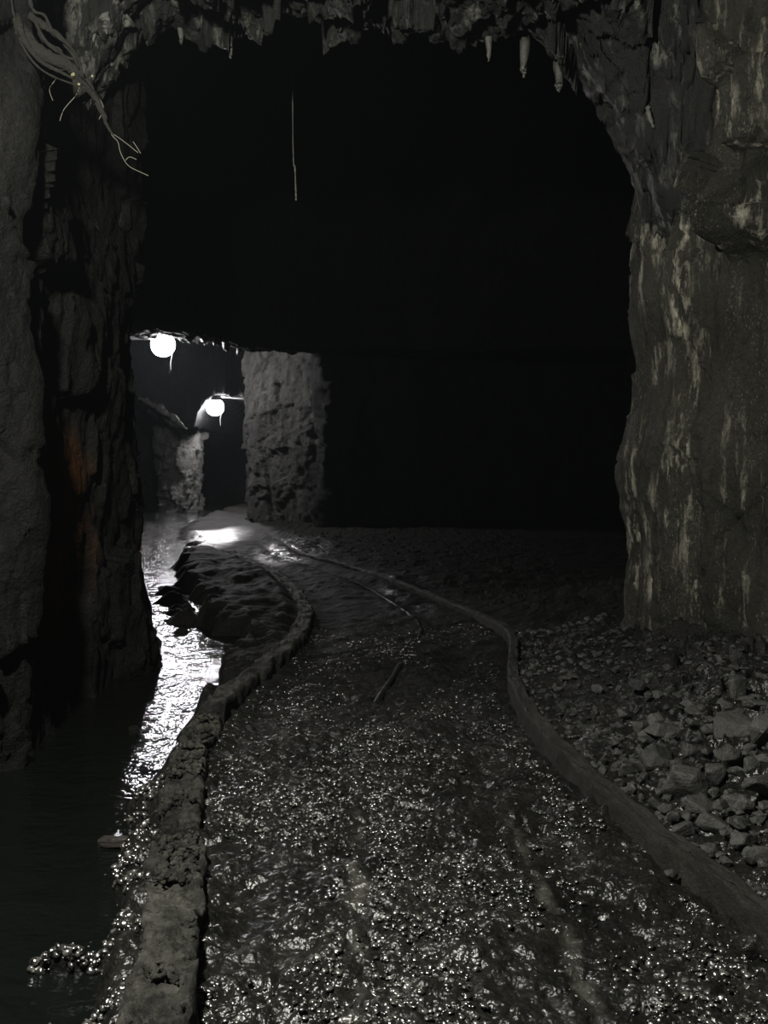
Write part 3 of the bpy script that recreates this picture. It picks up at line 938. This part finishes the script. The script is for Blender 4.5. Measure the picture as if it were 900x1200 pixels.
ST = [(60, 12, 5, 14, 'slim pale stalactite nearest the top left corner, above the roots'),
      (80, 52, 6, 12, 'small pale drip hanging right beside the bend of the thick root'),
      (110, 49, 9, 26, 'pale stalactite with a forked look left of the widest one'),
      (125, 40, 12, 20, 'broad grey stalactite between the forked one and the bright ragged one'),
      (148, 32, 20, 14, 'bright ragged stalactite with a sharp tip, broadest on the left'),
      (162, 20, 14, 8, 'short bright crust just right of the ragged stalactite'),
      (149, 63, 4, 11, 'lowest thin stalactite with a blunt end at upper left'),
      (173, 53, 5, 6, 'tiny stalactite just right of the lowest thin one'),
      (212, 52, 5, 7, 'tiny round ended drip left of the knobbly cluster'),
      (246, 53, 14, 16, 'knobbly pale stalactite alone right of the tiny drips'),
      (209, 12, 16, 14, 'stubby pale stalactite cut by the top edge right of the roots'),
      (270, 69, 4, 8, 'small faint pale drip farthest right of the left hand group'),
      (614, 91, 8, 16, 'pale grey stalactite, left one of the two under the right half of the lip'),
      (655, 108, 10, 13, 'pale grey stalactite hanging lowest under the right half of the lip'),
      (573, 72, 6, 12, 'small dim stalactite left of the pair under the right half of the lip'),
      (382, 22, 6, 14, 'small dim stalactite near the top middle of the picture')]
for i, s_ in enumerate(ST):
    stalactite(*s_[:4], 600 + i, s_[4])
def crust(px, py, w, h, y, seed, label):  # pale lumps added so the lip edge shows bright glints
    tip = D(px, py + h / 2, y); k = y / F
    rs_ = random.Random(seed)
    pts = [(rs_.uniform(-.5, .5) * w * k, .1, h * k + .12)] + [(rs_.uniform(-.25, .25) * w * k, 0, h * k * f) for f in (1, .7, .45, .2, 0)]
    ob = tube('stalactite', pts, [w * k * q for q in (.5, .55, .5, .35, .2, .05)], mat_calcite, n=8, knob=.35, seed=seed, sub=3)
    ob.location = tip
    tag(ob, label, 'stalactite', 'lumps of pale rock on the lip beside the lamps')


for i, c_ in enumerate([(222, 399, 8, 5, 23.0, 'bright lit lump of rock on the lip immediately right of the upper lamp'),
                        (240, 402, 6, 6, 23.2, 'small bright lump on the rock lip, second to the right of the upper lamp'),
                        (252, 402, 5, 9, 23.3, 'narrow bright lump hanging over the middle of the lit rock lip'),
                        (266, 407, 9, 10, 23.4, 'larger bright lump on the lit lip just left of the wide pillar'),
                        (279, 411, 7, 12, 23.6, 'bright lump where the lit lip meets the top of the wide pillar')]):
    crust(*c_[:5], 800 + i, c_[5])
lp = [D(px, py, 30.55) for px, py in ((163, 466), (170, 469), (178, 474), (186, 477), (194, 484), (202, 488), (209, 495), (218, 503))]
lo_ = tube('rock_ledge', [q - lp[0] for q in lp], [.06, .10, .06, .11, .07, .10, .08, .04], mat_pillar, n=9, knob=.45, seed=77, sub=4)
lo_.location = lp[0]
tag(lo_, 'thin broken rock ledge slanting down to the narrow pillar, left of the lower lamp', 'ledge')
# pale flowstone on the ledge beside the right wall
fp = [D(742, 96, 7.2), D(750, 108, 7.15), D(758, 118, 7.1), D(760, 132, 7.05), D(766, 150, 7.05)]
fo = tube('flowstone', [q - fp[0] for q in fp], [.03, .028, .02, .018, .008], mat_calcite, n=8, knob=.35, seed=9)
fo.location = fp[0]
tag(fo, 'pale trickle of flowstone running down the corner where roof meets right wall', 'flowstone')
# strand hanging free in the chamber
sp = D(347, 235, 10)
tp = Vector((sp.x - .02, 10, ceil_at(sp.x, 10) + .05))
so = tube('hanging_strand', [Vector((0, 0, 0)), Vector((-.01, 0, .3)), Vector((-.03, 0, .8)), tp - sp], [.010, .008, .005, .005], mat_strand, n=6, knob=.4, seed=12, sub=14)
so.location = sp
tag(so, 'thin pale strand hanging straight down in the black chamber, upper left of centre', 'strand')

# ------------------------------------------------------------------ world, sampling
w = bpy.data.worlds.new('world'); S.world = w; w.use_nodes = True
w.node_tree.nodes['Background'].inputs['Color'].default_value = (0, 0, 0, 1)
vs = w.node_tree.nodes.new('ShaderNodeVolumeScatter')     # thin mist added for lamp halos and lifted blacks
vs.inputs['Density'].default_value = .0004
vs.inputs['Color'].default_value = (.85, .93, 1, 1)
w.node_tree.links.new(vs.outputs[0], w.node_tree.nodes['World Output'].inputs['Volume'])
S.cycles.max_bounces = 5
S.cycles.diffuse_bounces = 3
S.cycles.glossy_bounces = 3
S.cycles.sample_clamp_indirect = 2.0
S.cycles.caustics_reflective = False
S.cycles.caustics_refractive = False
